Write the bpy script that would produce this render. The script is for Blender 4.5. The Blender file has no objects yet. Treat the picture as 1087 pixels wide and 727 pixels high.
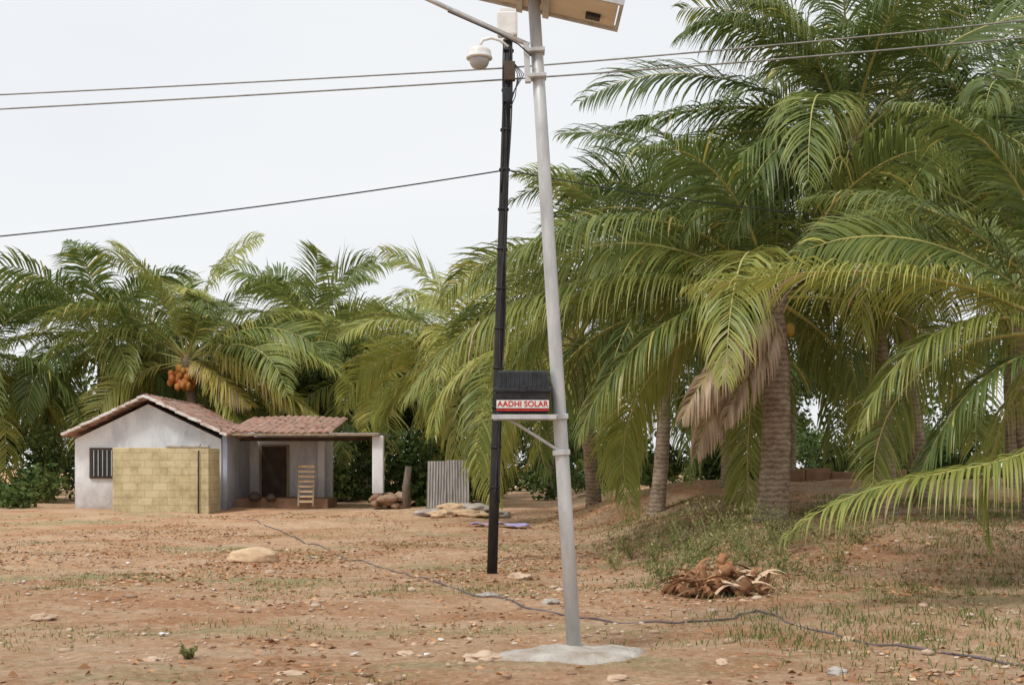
import bpy, bmesh, math, random
import numpy as np
from mathutils import Vector, Matrix, noise
random.seed(5)
rng = np.random.default_rng(11)
scene = bpy.context.scene
COL = scene.collection

# ------------------------------------------------------------------ helpers
def ss(a, b, x):
    t = max(0.0, min(1.0, (x-a)/(b-a)))
    return t*t*(3-2*t)

def gz(x, y):
    h = 0.25*ss(18, 36, y)
    h += 0.62*ss(1.2, 4.6, x)*ss(13.5, 20.5, y)
    h += 0.42*ss(0.6, 2.2, x)*math.exp(-((y-29)/1.8)**2)
    h += 0.10*noise.noise(Vector((x*0.22, y*0.22, 0.3)))*ss(8, 14, y)
    h += 0.07*noise.noise(Vector((x*0.9, y*0.9, 4.3)))
    h += 0.030*noise.noise(Vector((x*3.1, y*3.1, 9.3)))
    return h

def mesh_np(name, V, F, attr=None, mats=(), midx=None, smooth=False, parent=None):
    V = np.asarray(V, dtype=np.float32); F = np.asarray(F, dtype=np.int32)
    me = bpy.data.meshes.new(name); k = F.shape[1]
    me.vertices.add(len(V)); me.vertices.foreach_set('co', V.ravel())
    me.loops.add(F.size); me.loops.foreach_set('vertex_index', F.ravel())
    me.polygons.add(len(F)); me.polygons.foreach_set('loop_start', np.arange(0, F.size, k, dtype=np.int32))
    for m in mats: me.materials.append(m)
    if midx is not None: me.polygons.foreach_set('material_index', np.asarray(midx, dtype=np.int32))
    me.update(calc_edges=True)
    if attr is not None:
        a = me.attributes.new('tint', 'FLOAT', 'POINT')
        a.data.foreach_set('value', np.asarray(attr, dtype=np.float32))
    if smooth: me.polygons.foreach_set('use_smooth', np.ones(len(F), dtype=bool))
    ob = bpy.data.objects.new(name, me); COL.objects.link(ob)
    if parent: par(ob, parent)
    return ob

def empty(name, loc):
    e = bpy.data.objects.new(name, None); e.location = loc; COL.objects.link(e)
    e.empty_display_size = 0.3
    return e

def par(ob, e):
    ob.parent = e
    ob.matrix_parent_inverse = Matrix.Translation(-Vector(e.location))

def bm_obj(name, bm, mat, parent=None, smooth=False):
    me = bpy.data.meshes.new(name); bm.to_mesh(me); bm.free()
    for m in (mat if isinstance(mat, (list, tuple)) else [mat]): me.materials.append(m)
    if smooth:
        for p in me.polygons: p.use_smooth = True
    ob = bpy.data.objects.new(name, me); COL.objects.link(ob)
    if parent: par(ob, parent)
    return ob

def box(name, c, s, mat, parent=None, rot=(0, 0, 0), bevel=0.0):
    bm = bmesh.new(); bmesh.ops.create_cube(bm, size=1.0)
    bmesh.ops.scale(bm, vec=s, verts=bm.verts)
    if bevel:
        bmesh.ops.bevel(bm, geom=list(bm.edges), offset=bevel, segments=2, affect='EDGES', profile=0.5)
    R = Matrix.Rotation(rot[2], 4, 'Z') @ Matrix.Rotation(rot[1], 4, 'Y') @ Matrix.Rotation(rot[0], 4, 'X')
    bm.transform(Matrix.Translation(c) @ R)
    return bm_obj(name, bm, mat, parent)

def tube(name, pts, rad, mat, parent=None, sides=12, smooth=True):
    pts = [Vector(p) for p in pts]; n = len(pts)
    rads = rad if isinstance(rad, (list, tuple)) else [rad]*n
    V = []; F = []
    prev = None
    for i, p in enumerate(pts):
        t = (pts[min(i+1, n-1)]-pts[max(i-1, 0)]).normalized()
        if prev is None:
            a = Vector((0, 1, 0)) if abs(t.y) < 0.9 else Vector((1, 0, 0))
            prev = (a - t*a.dot(t)).normalized()
        u = (prev - t*prev.dot(t)).normalized(); prev = u
        v = t.cross(u)
        for k in range(sides):
            an = 2*math.pi*k/sides
            V.append(p + (u*math.cos(an)+v*math.sin(an))*rads[i])
    for i in range(n-1):
        for k in range(sides):
            a = i*sides+k; b = i*sides+(k+1) % sides
            F.append((a, b, b+sides, a+sides))
    me = bpy.data.meshes.new(name)
    F.append(tuple(range(sides-1, -1, -1))); F.append(tuple(range((n-1)*sides, n*sides)))
    me.from_pydata([tuple(v) for v in V], [], F)
    me.materials.append(mat)
    for p in me.polygons: p.use_smooth = smooth and len(p.vertices) == 4
    me.update()
    ob = bpy.data.objects.new(name, me); COL.objects.link(ob)
    if parent: par(ob, parent)
    return ob

def quad_sphere(n=3):
    bm = bmesh.new(); bmesh.ops.create_cube(bm, size=2.0)
    bmesh.ops.subdivide_edges(bm, edges=list(bm.edges), cuts=n-1, use_grid_fill=True)
    V = np.array([v.co.normalized()[:] for v in bm.verts]); bm.verts.index_update()
    F = np.array([[v.index for v in f.verts] for f in bm.faces]); bm.free()
    return V, F
QS3 = quad_sphere(3); QS6 = quad_sphere(6)

class Acc:
    def __init__(s): s.V = []; s.F = []; s.A = []; s.M = []; s.n = 0
    def add(s, V, F, A, m=0):
        V = np.asarray(V, dtype=float)
        s.V.append(V); s.F.append(np.asarray(F)+s.n); s.n += len(V)
        s.A.append(np.full(len(V), A) if np.isscalar(A) else np.asarray(A)); s.M.append(np.full(len(F), m))
    def obj(s, name, mats, parent=None, smooth=False):
        return mesh_np(name, np.concatenate(s.V), np.concatenate(s.F), np.concatenate(s.A), mats, np.concatenate(s.M), smooth, parent)

# ------------------------------------------------------------------ materials
def newmat(name):
    m = bpy.data.materials.new(name); m.use_nodes = True
    nt = m.node_tree; b = nt.nodes['Principled BSDF']
    return m, nt, b

def ramp(nt, stops):
    r = nt.nodes.new('ShaderNodeValToRGB'); e = r.color_ramp.elements
    while len(e) < len(stops): e.new(0.5)
    for i, (p, c) in enumerate(stops):
        e[i].position = p; e[i].color = (c[0], c[1], c[2], 1)
    return r

def noise_node(nt, scale, detail=5, rough=0.6, vec=None, stretch=None):
    n = nt.nodes.new('ShaderNodeTexNoise'); n.inputs['Scale'].default_value = scale
    n.inputs['Detail'].default_value = detail; n.inputs['Roughness'].default_value = rough
    tc = nt.nodes.new('ShaderNodeTexCoord')
    if stretch:
        mp = nt.nodes.new('ShaderNodeMapping'); mp.inputs['Scale'].default_value = stretch
        nt.links.new(tc.outputs['Object'], mp.inputs['Vector']); nt.links.new(mp.outputs['Vector'], n.inputs['Vector'])
    else: nt.links.new(tc.outputs['Object'], n.inputs['Vector'])
    return n

def simple(name, stops, scale=4, rough=0.8, metal=0.0, bump=0.3, bscale=None, stretch=None, spec=0.3, bdist=0.01):
    m, nt, b = newmat(name)
    n = noise_node(nt, scale, stretch=stretch); r = ramp(nt, stops)
    nt.links.new(n.outputs['Fac'], r.inputs['Fac']); nt.links.new(r.outputs['Color'], b.inputs['Base Color'])
    b.inputs['Roughness'].default_value = rough; b.inputs['Metallic'].default_value = metal
    b.inputs['Specular IOR Level'].default_value = spec
    if bump:
        n2 = noise_node(nt, bscale or scale*6, stretch=stretch)
        bp = nt.nodes.new('ShaderNodeBump'); bp.inputs['Strength'].default_value = bump; bp.inputs['Distance'].default_value = bdist
        nt.links.new(n2.outputs['Fac'], bp.inputs['Height']); nt.links.new(bp.outputs['Normal'], b.inputs['Normal'])
    return m

def leafmat(name, stops, trans=0.3, rough=0.45, spec=0.4):
    m, nt, b = newmat(name)
    at = nt.nodes.new('ShaderNodeAttribute'); at.attribute_name = 'tint'
    n = noise_node(nt, 1.3, 3)
    ma = nt.nodes.new('ShaderNodeMath'); ma.operation = 'MULTIPLY_ADD'; ma.inputs[1].default_value = 0.26; 
    nt.links.new(n.outputs['Fac'], ma.inputs[0])
    sb = nt.nodes.new('ShaderNodeMath'); sb.operation = 'SUBTRACT'; sb.inputs[1].default_value = 0.13
    nt.links.new(at.outputs['Fac'], ma.inputs[2]); nt.links.new(ma.outputs[0], sb.inputs[0])
    r = ramp(nt, stops); nt.links.new(sb.outputs[0], r.inputs['Fac'])
    nt.links.new(r.outputs['Color'], b.inputs['Base Color'])
    b.inputs['Roughness'].default_value = rough; b.inputs['Specular IOR Level'].default_value = spec
    out = nt.nodes['Material Output']
    if trans > 0:
        tr = nt.nodes.new('ShaderNodeBsdfTranslucent'); nt.links.new(r.outputs['Color'], tr.inputs['Color'])
        mx = nt.nodes.new('ShaderNodeMixShader'); mx.inputs[0].default_value = trans
        nt.links.new(b.outputs[0], mx.inputs[1]); nt.links.new(tr.outputs[0], mx.inputs[2]); nt.links.new(mx.outputs[0], out.inputs['Surface'])
    return m

M_palm = leafmat('palm_leaf', [(0.0, (0.045, 0.075, 0.022)), (0.3, (0.135, 0.19, 0.05)), (0.52, (0.36, 0.385, 0.09)),
                               (0.70, (0.60, 0.51, 0.13)), (0.82, (0.56, 0.43, 0.29)), (1.0, (0.36, 0.25, 0.17))], 0.3, 0.42, 0.4)
M_tree = leafmat('tree_leaf', [(0.0, (0.025, 0.05, 0.014)), (0.5, (0.08, 0.13, 0.035)), (1.0, (0.21, 0.25, 0.07))], 0.2, 0.6, 0.2)
M_grass = leafmat('grass_blade', [(0.0, (0.07, 0.11, 0.03)), (0.5, (0.20, 0.23, 0.08)), (1.0, (0.50, 0.42, 0.23))], 0.25, 0.7, 0.1)
M_litter = leafmat('dry_leaf', [(0.0, (0.20, 0.105, 0.055)), (0.35, (0.42, 0.215, 0.11)), (0.65, (0.58, 0.35, 0.20)), (0.9, (0.64, 0.48, 0.33)), (1.0, (0.75, 0.66, 0.56))], 0.0, 0.9, 0.1)
M_stone = leafmat('stone', [(0.0, (0.26, 0.16, 0.11)), (0.5, (0.46, 0.33, 0.23)), (1.0, (0.62, 0.52, 0.42))], 0.0, 0.9, 0.1)
M_stem = simple('palm_stem', [(0.3, (0.30, 0.32, 0.10)), (0.7, (0.50, 0.44, 0.16))], 3, 0.6)
M_nut = leafmat('coconut', [(0.0, (0.10, 0.15, 0.03)), (0.5, (0.50, 0.26, 0.06)), (1.0, (0.52, 0.15, 0.05))], 0.0, 0.6)
def trunk_mat():
    m, nt, b = newmat('palm_bark')
    tc = nt.nodes.new('ShaderNodeTexCoord'); wv = nt.nodes.new('ShaderNodeTexWave')
    wv.bands_direction = 'Z'; wv.inputs['Scale'].default_value = 3.4; wv.inputs['Distortion'].default_value = 5
    wv.inputs['Detail'].default_value = 4; wv.inputs['Detail Scale'].default_value = 2.5
    nt.links.new(tc.outputs['Object'], wv.inputs['Vector'])
    n = noise_node(nt, 5, 8, 0.75)
    ad = nt.nodes.new('ShaderNodeMath'); ad.operation = 'MULTIPLY_ADD'; ad.inputs[1].default_value = 0.2
    nt.links.new(wv.outputs['Fac'], ad.inputs[0]); nt.links.new(n.outputs['Fac'], ad.inputs[2])
    r = ramp(nt, [(0.35, (0.12, 0.09, 0.065)), (0.6, (0.29, 0.225, 0.165)), (0.85, (0.46, 0.38, 0.30))])
    nt.links.new(ad.outputs[0], r.inputs['Fac']); nt.links.new(r.outputs['Color'], b.inputs['Base Color'])
    b.inputs['Roughness'].default_value = 0.95; b.inputs['Specular IOR Level'].default_value = 0.1
    bp = nt.nodes.new('ShaderNodeBump'); bp.inputs['Strength'].default_value = 0.7; bp.inputs['Distance'].default_value = 0.02
    nt.links.new(ad.outputs[0], bp.inputs['Height']); nt.links.new(bp.outputs['Normal'], b.inputs['Normal'])
    return m
M_trunk = trunk_mat()
M_bark = simple('tree_bark', [(0.3, (0.08, 0.06, 0.045)), (0.7, (0.2, 0.16, 0.12))], 5, 0.95, stretch=(3, 3, 0.6))
M_galv = simple('galvanised_steel', [(0.3, (0.38, 0.39, 0.40)), (0.5, (0.50, 0.51, 0.515)), (0.75, (0.62, 0.62, 0.62))], 5, 0.5, 0.25, 0.15, stretch=(2, 2, 0.5), spec=0.4)
M_black = simple('black_paint', [(0.3, (0.010, 0.010, 0.012)), (0.7, (0.035, 0.033, 0.032))], 9, 0.6, 0, 0.3, stretch=(2, 2, 0.4))
M_plastic = simple('black_plastic', [(0.3, (0.012, 0.013, 0.016)), (0.75, (0.04, 0.042, 0.048))], 14, 0.4, 0, 0.05)
M_cable = simple('cable_rubber', [(0.3, (0.015, 0.015, 0.018)), (0.7, (0.05, 0.05, 0.055))], 6, 0.6, 0, 0)
M_wire = simple('aluminium_wire', [(0.3, (0.16, 0.16, 0.15)), (0.7, (0.30, 0.29, 0.27))], 6, 0.5, 0.3, 0)
M_white = simple('white_enamel', [(0.3, (0.62, 0.62, 0.60)), (0.7, (0.78, 0.78, 0.76))], 6, 0.4, 0, 0.05)
M_dome = simple('smoked_dome', [(0.3, (0.32, 0.33, 0.34)), (0.7, (0.45, 0.46, 0.47))], 6, 0.12, 0, 0, spec=0.6)
M_backsheet = simple('panel_backsheet', [(0.3, (0.62, 0.56, 0.46)), (0.7, (0.72, 0.66, 0.56))], 3, 0.6, 0, 0.05)
M_cell = simple('solar_cell', [(0.3, (0.01, 0.015, 0.05)), (0.7, (0.015, 0.025, 0.08))], 8, 0.15, 0, 0)
M_red = simple('red_lettering', [(0.3, (0.42, 0.02, 0.02)), (0.7, (0.55, 0.04, 0.03))], 20, 0.5, 0, 0)
M_conc = simple('concrete', [(0.3, (0.32, 0.25, 0.19)), (0.45, (0.44, 0.39, 0.34)), (0.62, (0.55, 0.51, 0.46)), (0.8, (0.62, 0.58, 0.53))], 3.5, 0.95, 0, 0.9, bscale=30, bdist=0.03, spec=0.1)
M_sack = simple('gunny_sack', [(0.3, (0.50, 0.34, 0.21)), (0.7, (0.70, 0.52, 0.34))], 6, 0.95, 0, 0.5, bscale=60)
M_tin = simple('old_tin', [(0.25, (0.18, 0.16, 0.15)), (0.5, (0.40, 0.39, 0.38)), (0.75, (0.58, 0.57, 0.56))], 3.5, 0.6, 0.15, 0.2, stretch=(4, 4, 0.5))
M_wood = simple('weathered_wood', [(0.25, (0.18, 0.13, 0.09)), (0.7, (0.42, 0.34, 0.24))], 3, 0.9, 0, 0.4, stretch=(6, 6, 0.6))
M_darkwood = simple('dark_wood', [(0.25, (0.04, 0.03, 0.025)), (0.7, (0.10, 0.07, 0.05))], 3, 0.8, 0, 0.3)
M_tarp = simple('purple_tarp', [(0.3, (0.36, 0.30, 0.62)), (0.7, (0.58, 0.51, 0.82))], 6, 0.6, 0, 0.4)
M_mud = simple('mud_wall', [(0.25, (0.20, 0.12, 0.07)), (0.7, (0.44, 0.27, 0.17))], 3, 0.95, 0, 0.8, bdist=0.04)

def wall_mat(name, c1, c2, dirt, zlo, zhi):
    m, nt, b = newmat(name)
    n = noise_node(nt, 1.6, 7, 0.7, stretch=(1.4, 1.4, .6)); r = ramp(nt, [(0.34, c1), (0.55, c2)])
    nt.links.new(n.outputs['Fac'], r.inputs['Fac'])
    geo = nt.nodes.new('ShaderNodeNewGeometry'); sx = nt.nodes.new('ShaderNodeSeparateXYZ')
    nt.links.new(geo.outputs['Position'], sx.inputs[0])
    mr = nt.nodes.new('ShaderNodeMapRange'); mr.inputs[1].default_value = zlo; mr.inputs[2].default_value = zhi
    mr.inputs[3].default_value = 1.4; mr.inputs[4].default_value = 0.1
    nt.links.new(sx.outputs['Z'], mr.inputs[0])
    n2 = noise_node(nt, 3.0, 8, 0.75)
    mu = nt.nodes.new('ShaderNodeMath'); mu.operation = 'MULTIPLY'; mu.use_clamp = True; nt.links.new(mr.outputs[0], mu.inputs[0]); nt.links.new(n2.outputs['Fac'], mu.inputs[1])
    mx = nt.nodes.new('ShaderNodeMixRGB'); mx.inputs[2].default_value = (*dirt, 1)
    nt.links.new(mu.outputs[0], mx.inputs[0]); nt.links.new(r.outputs[0], mx.inputs[1]); nt.links.new(mx.outputs[0], b.inputs['Base Color'])
    b.inputs['Roughness'].default_value = 0.9; b.inputs['Specular IOR Level'].default_value = 0.1
    bp = nt.nodes.new('ShaderNodeBump'); bp.inputs['Strength'].default_value = 0.5; bp.inputs['Distance'].default_value = 0.02
    n3 = noise_node(nt, 9, 5); nt.links.new(n3.outputs['Fac'], bp.inputs['Height']); nt.links.new(bp.outputs['Normal'], b.inputs['Normal'])
    return m
M_lime = wall_mat('whitewash', (0.58, 0.60, 0.64), (0.80, 0.82, 0.85), (0.32, 0.26, 0.22), 0.2, 1.3)
M_blue = wall_mat('blue_wash', (0.36, 0.42, 0.55), (0.52, 0.58, 0.70), (0.2, 0.16, 0.13), 0.2, 1.3)

def block_mat():
    m, nt, b = newmat('yellow_block')
    tc = nt.nodes.new('ShaderNodeTexCoord'); mp = nt.nodes.new('ShaderNodeMapping'); mp.inputs['Rotation'].default_value = (math.radians(90), 0, 0)
    nt.links.new(tc.outputs['Object'], mp.inputs['Vector'])
    br = nt.nodes.new('ShaderNodeTexBrick'); br.inputs['Scale'].default_value = 1.0
    br.inputs['Brick Width'].default_value = 0.42; br.inputs['Row Height'].default_value = 0.21; br.inputs['Mortar Size'].default_value = 0.010
    br.inputs['Color1'].default_value = (0.56, 0.47, 0.27, 1); br.inputs['Color2'].default_value = (0.64, 0.55, 0.34, 1); br.inputs['Mortar'].default_value = (0.44, 0.37, 0.23, 1)
    nt.links.new(mp.outputs[0], br.inputs['Vector'])
    n = noise_node(nt, 1.8, 8, 0.75); r = ramp(nt, [(0.32, (0.5, 0.45, 0.4)), (0.55, (1, 1, 1))]); nt.links.new(n.outputs['Fac'], r.inputs['Fac'])
    mx = nt.nodes.new('ShaderNodeMixRGB'); mx.blend_type = 'MULTIPLY'; mx.inputs[0].default_value = 0.8
    nt.links.new(br.outputs['Color'], mx.inputs[1]); nt.links.new(r.outputs[0], mx.inputs[2]); nt.links.new(mx.outputs[0], b.inputs['Base Color'])
    b.inputs['Roughness'].default_value = 0.9
    return m
M_block = block_mat()
M_tile = simple('clay_tile', [(0.32, (0.10, 0.065, 0.05)), (0.42, (0.32, 0.16, 0.11)), (0.50, (0.34, 0.26, 0.22)), (0.60, (0.44, 0.20, 0.13)), (0.72, (0.50, 0.46, 0.42))], 3.6, 0.9, 0, 0.5, bscale=20)
M_tilelight = simple('lime_tile_edge', [(0.3, (0.34, 0.18, 0.13)), (0.45, (0.62, 0.53, 0.49)), (0.6, (0.76, 0.74, 0.72))], 4.0, 0.9, 0, 0.4, bscale=20)

def ground_mat():
    m, nt, b = newmat('dry_earth')
    L = nt.links.new
    def mixc(f, a, c, fac=None):
        x = nt.nodes.new('ShaderNodeMixRGB')
        if isinstance(f, float): x.inputs[0].default_value = f
        else: L(f, x.inputs[0])
        for i, v in ((1, a), (2, c)):
            if isinstance(v, tuple): x.inputs[i].default_value = (*v, 1)
            else: L(v, x.inputs[i])
        return x.outputs[0]
    def mask(scale, lo, hi, det=6, rough=0.65, stretch=None):
        n = noise_node(nt, scale, det, rough, stretch=stretch)
        mr = nt.nodes.new('ShaderNodeMapRange'); mr.inputs[1].default_value = lo; mr.inputs[2].default_value = hi
        L(n.outputs['Fac'], mr.inputs[0]); return mr.outputs[0]
    base = mixc(mask(0.35, 0.40, 0.56), (0.52, 0.265, 0.14), (0.72, 0.50, 0.325))
    base = mixc(mask(1.7, 0.42, 0.70, 8, 0.75), base, (0.53, 0.275, 0.15))
    base = mixc(mask(0.9, 0.50, 0.60, 8, 0.75, (0.5, 1.5, 1)), base, (0.69, 0.49, 0.33))
    base = mixc(mask(0.28, 0.52, 0.62, 8, 0.75, (0.4, 1.5, 1)), base, (0.40, 0.36, 0.19))
    base = mixc(mask(14, 0.5, 0.62, 8, 0.8), base, (0.72, 0.53, 0.36))
    base = mixc(mask(22, 0.57, 0.65, 8, 0.8), base, (0.27, 0.14, 0.08))
    base = mixc(mask(5, 0.56, 0.68, 8, 0.8), base, (0.33, 0.175, 0.095))
    vo = nt.nodes.new('ShaderNodeTexVoronoi'); vo.inputs['Scale'].default_value = 16
    tc = nt.nodes.new('ShaderNodeTexCoord'); L(tc.outputs['Object'], vo.inputs['Vector'])
    cr = ramp(nt, [(0.0, (0.65, 0.55, 0.5)), (0.5, (0.92, 0.92, 0.92)), (1.0, (1.2, 1.15, 1.1))])
    L(vo.outputs['Color'], cr.inputs['Fac'])
    mu = nt.nodes.new('ShaderNodeMixRGB'); mu.blend_type = 'MULTIPLY'; mu.inputs[0].default_value = 0.5
    L(base, mu.inputs[1]); L(cr.outputs[0], mu.inputs[2])
    L(mu.outputs[0], b.inputs['Base Color'])
    b.inputs['Roughness'].default_value = 0.97; b.inputs['Specular IOR Level'].default_value = 0.05
    n3 = noise_node(nt, 7, 10, 0.8)
    bp = nt.nodes.new('ShaderNodeBump'); bp.inputs['Strength'].default_value = 1.0; bp.inputs['Distance'].default_value = 0.08
    L(n3.outputs['Fac'], bp.inputs['Height']); L(bp.outputs['Normal'], b.inputs['Normal'])
    return m
M_ground = ground_mat()

# ------------------------------------------------------------------ ground
xs = np.sinh(np.linspace(-1, 1, 301)*4.6)/np.sinh(4.6)*500
ys = 9 + np.concatenate([-(np.linspace(1, 0.05, 20)**2)*60, np.sinh(np.linspace(0, 1, 320)*4.6)/np.sinh(4.6)*700])
GX, GY = np.meshgrid(xs, ys)
GZ = np.array([[gz(float(x), float(y)) for x in xs] for y in ys])
V = np.stack([GX, GY, GZ], -1).reshape(-1, 3)
nx, ny = len(xs), len(ys)
ii = (np.arange(ny-1)[:, None]*nx+np.arange(nx-1)[None, :]).ravel()
mesh_np('ground', V, np.stack([ii, ii+1, ii+1+nx, ii+nx], 1), None, [M_ground], None, True)

# ------------------------------------------------------------------ palm builder
Zup = np.array([0, 0, 1.0])
def nrm(a): return a/np.maximum(np.linalg.norm(a, axis=-1, keepdims=True), 1e-9)

def frond(acc, P, leafL=0.85, n=75, droop=0.5, tint=0.2, roll=0.0, w=0.045, tj=0.035, segs=4, r0=0.03, ragged=0.05):
    P = np.asarray(P, float)
    d = np.concatenate([[0], np.cumsum(np.linalg.norm(np.diff(P, axis=0), axis=1))]); Ltot = d[-1]; u = d/Ltot
    M = 22; t = np.linspace(0, 1, M)
    if len(P) <= 6:
        deg = min(3, len(P)-1)
        C = np.stack([np.polyval(np.polyfit(u, P[:, k], deg), t) for k in range(3)], 1)
        C += (P[0]-C[0])[None]*(1-t)[:, None]
    else:
        C = np.stack([np.interp(t, u, P[:, k]) for k in range(3)], 1)
    T = nrm(np.gradient(C, axis=0))
    h = C[-1]-C[0]; h[2] = 0; h = h/max(np.linalg.norm(h), 1e-6)
    side0 = np.cross(h, Zup)
    side = nrm(side0[None]-T*(T@side0)[:, None]); up = np.cross(side, T)
    rl = roll*(0.4+1.2*t)
    cr, sr = np.cos(rl)[:, None], np.sin(rl)[:, None]
    S = side*cr+up*sr; U = up*cr-side*sr
    rr = r0*(1-0.9*t)+0.03*np.exp(-t*14)
    ring = []
    for k in range(4):
        an = math.pi/2*k+0.78
        ring.append(C+(S*math.cos(an)*1.2+U*math.sin(an)*0.8)*rr[:, None])
    R = np.stack(ring, 1).reshape(-1, 3)
    F = []
    for i in range(M-1):
        for k in range(4):
            a = i*4+k; b2 = i*4+(k+1) % 4; F.append((a, b2, b2+4, a+4))
    acc.add(R, F, min(tint+0.25, 1), 2)
    for s in (-1, 1):
        ti = np.clip(np.linspace(0.14, 1.0, n)+rng.normal(0, 0.25/n, n), 0, 1)
        keep = rng.random(n) > ragged
        for _ in range(rng.integers(0, 3)):
            g = rng.random(); keep &= ~(np.abs(ti-g) < 0.012)
        ti = ti[keep]; m = len(ti)
        f = lambda A: np.stack([np.interp(ti, t, A[:, k]) for k in range(3)], 1)
        B, Ti, Si, Ui = f(C), nrm(f(T)), nrm(f(S)), nrm(f(U))
        prof = np.clip(0.5+2.2*(ti-0.12), 0, 1)*np.clip(1.0-0.80*np.clip((ti-0.6)/0.4, 0, 1)**1.5, 0.22, 1)
        L = leafL*prof*(1+0.08*rng.normal(size=m))
        wob = 0.14*np.sin(ti*23+rng.random()*6)+0.09*rng.normal(size=m)
        D = nrm(Si*s*1.0+Ti*(0.5+0.75*ti+wob*0.6)[:, None]+Ui*(0.14+0.10*rng.normal(size=m))[:, None])
        W = nrm(Ti-D*np.sum(Ti*D, 1)[:, None]); tw = rng.normal(0, 0.35, m)+0.25*s
        W = nrm(W*np.cos(tw)[:, None]+np.cross(D, W)*np.sin(tw)[:, None])
        prw = np.array([0.45, 1.0, 0.85, 0.5, 0.05]) if segs == 4 else np.array([0.5, 1.0, 0.65, 0.05])
        pts = B.copy(); rows = []
        dr = droop*(1+0.2*rng.normal(size=m)+0.35*np.sin(ti*11+rng.random()*6))
        for j in range(segs+1):
            ww = (w*prw[j]*0.5*(0.6+0.4*prof))[:, None]
            rows += [pts-W*ww, pts+W*ww]
            pts = pts+D*(L/segs)[:, None]
            D = D.copy(); D[:, 2] -= dr*(0.55+0.25*j)*4/segs; D = nrm(D)
            W = nrm(W-D*np.sum(W*D, 1)[:, None])
        A = np.stack(rows, 1)
        K = 2*(segs+1)
        V = A.reshape(-1, 3)
        fb = (np.arange(m)*K)[:, None]
        F = np.concatenate([np.stack([fb[:, 0]+2*j, fb[:, 0]+2*j+1, fb[:, 0]+2*j+3, fb[:, 0]+2*j+2], 1) for j in range(segs)])
        tt = tint+tj*rng.normal(size=m)+(rng.random(m) < .02)*.35
        tip = np.linspace(0, 0.09, K)
        acc.add(V, F, np.clip((tt[:, None]+tip[None]).ravel(), 0, 1), 1)

def arc(p0, az, e0, bend, L, swirl=0.0, k=14):
    pts = [np.array(p0, float)]
    for i in range(k):
        s = (i+0.5)/k
        e = e0-bend*s**1.35; a = az+swirl*s
        pts.append(pts[-1]+np.array([math.cos(a)*math.cos(e), math.sin(a)*math.cos(e), math.sin(e)])*L/k)
    return np.array(pts)

def palm(name, base, crown, r=(0.2, 0.13), nf=24, L=4.6, leafL=1.05, n=85, tint=0.18, old=0.5, custom=(), nuts=0, nuttint=0.2,
         skip=None, w=0.038, segs=4, emin=-25, droop=0.7, emax=80, nutoff=(0, 0, 0)):
    acc = Acc()
    bx, by = base; z0 = gz(bx, by)-0.15
    b = np.array([bx, by, z0]); c = np.array(crown, float)
    H = np.linalg.norm(c-b); N = int(H/0.07); sd = 16
    V = []; ph = random.random()*9
    for i in range(N+1):
        s = i/N
        p = b+(c-b)*s; off = math.sin(s*math.pi)*0.12*H*0.25
        p = p+np.array([off*math.cos(ph), off*0.5*math.sin(ph), 0])
        rad = r[1]+(r[0]-r[1])*(1-s)**1.5+0.07*math.exp(-s*H/0.22)
        rad *= 1+0.018*(i % 2)+0.035*noise.noise(Vector((i*.35, ph, 0)))
        for k in range(sd):
            an = 2*math.pi*k/sd; q = rad*(1+0.06*noise.noise(Vector((math.cos(an)*1.6, math.sin(an)*1.6, i*0.3+ph))))
            V.append(p+np.array([math.cos(an)*q, math.sin(an)*q, 0]))
    F = [(i*sd+k, i*sd+(k+1) % sd, (i+1)*sd+(k+1) % sd, (i+1)*sd+k) for i in range(N) for k in range(sd)]
    acc.add(V, F, 0.5, 0)
    Vq, Fq = QS6
    acc.add(Vq*np.array([r[1]*1.3, r[1]*1.3, 0.38])+c-np.array([0, 0, 0.05]), Fq, 0.9, 0)
    az = random.random()*6.28
    for i in range(nf):
        a = i/(nf-1); az += 2.39996+random.uniform(-0.25, 0.25)
        e0 = math.radians(emax-(emax-emin)*a**0.8+random.uniform(-7, 7))
        bend = math.radians(random.uniform(60, 90)+25*a)
        LL = L*(0.78+0.22*math.sin(min(1, a*1.8+0.25)*math.pi/2))*random.uniform(0.88, 1.08)
        tn = tint+random.uniform(-0.12, 0.14)+(old-tint)*max(0, a-0.7)/0.3*random.random()
        sw = random.uniform(-0.35, 0.35); dd = droop*random.uniform(0.5, 1.6)*(0.6+.5*a); ro = random.uniform(-0.9, 0.9)
        if skip and skip(az % (2*math.pi), e0): continue
        p0 = c+np.array([math.cos(az)*r[1]*0.7, math.sin(az)*r[1]*0.7, 0.25-0.35*a])
        frond(acc, arc(p0, az, e0, bend, LL, sw), leafL*random.uniform(0.9, 1.1), n, dd, tn, ro, w, segs=segs)
    for cf in custom:
        P = [c+np.array(q) for q in cf['pts']]
        frond(acc, P, cf.get('leafL', leafL), cf.get('n', n+30), cf.get('droop', 0.7), cf.get('tint', tint), cf.get('roll', 0), cf.get('w', w), segs=segs, r0=0.032, ragged=cf.get('ragged', 0.04))
    for i in range(nuts):
        a = random.random()*6.28; rr = random.uniform(0.15, 0.45)
        s = random.uniform(0.08, 0.12)
        acc.add(Vq*np.array([s, s, s*1.25])+c+np.array(nutoff)+np.array([math.cos(a)*rr, math.sin(a)*rr, random.uniform(-0.75, -0.05)]), Fq, nuttint+random.uniform(-0.3, 0.15), 3)
    return acc.obj(name, [M_trunk, M_palm, M_stem, M_nut])

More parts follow.
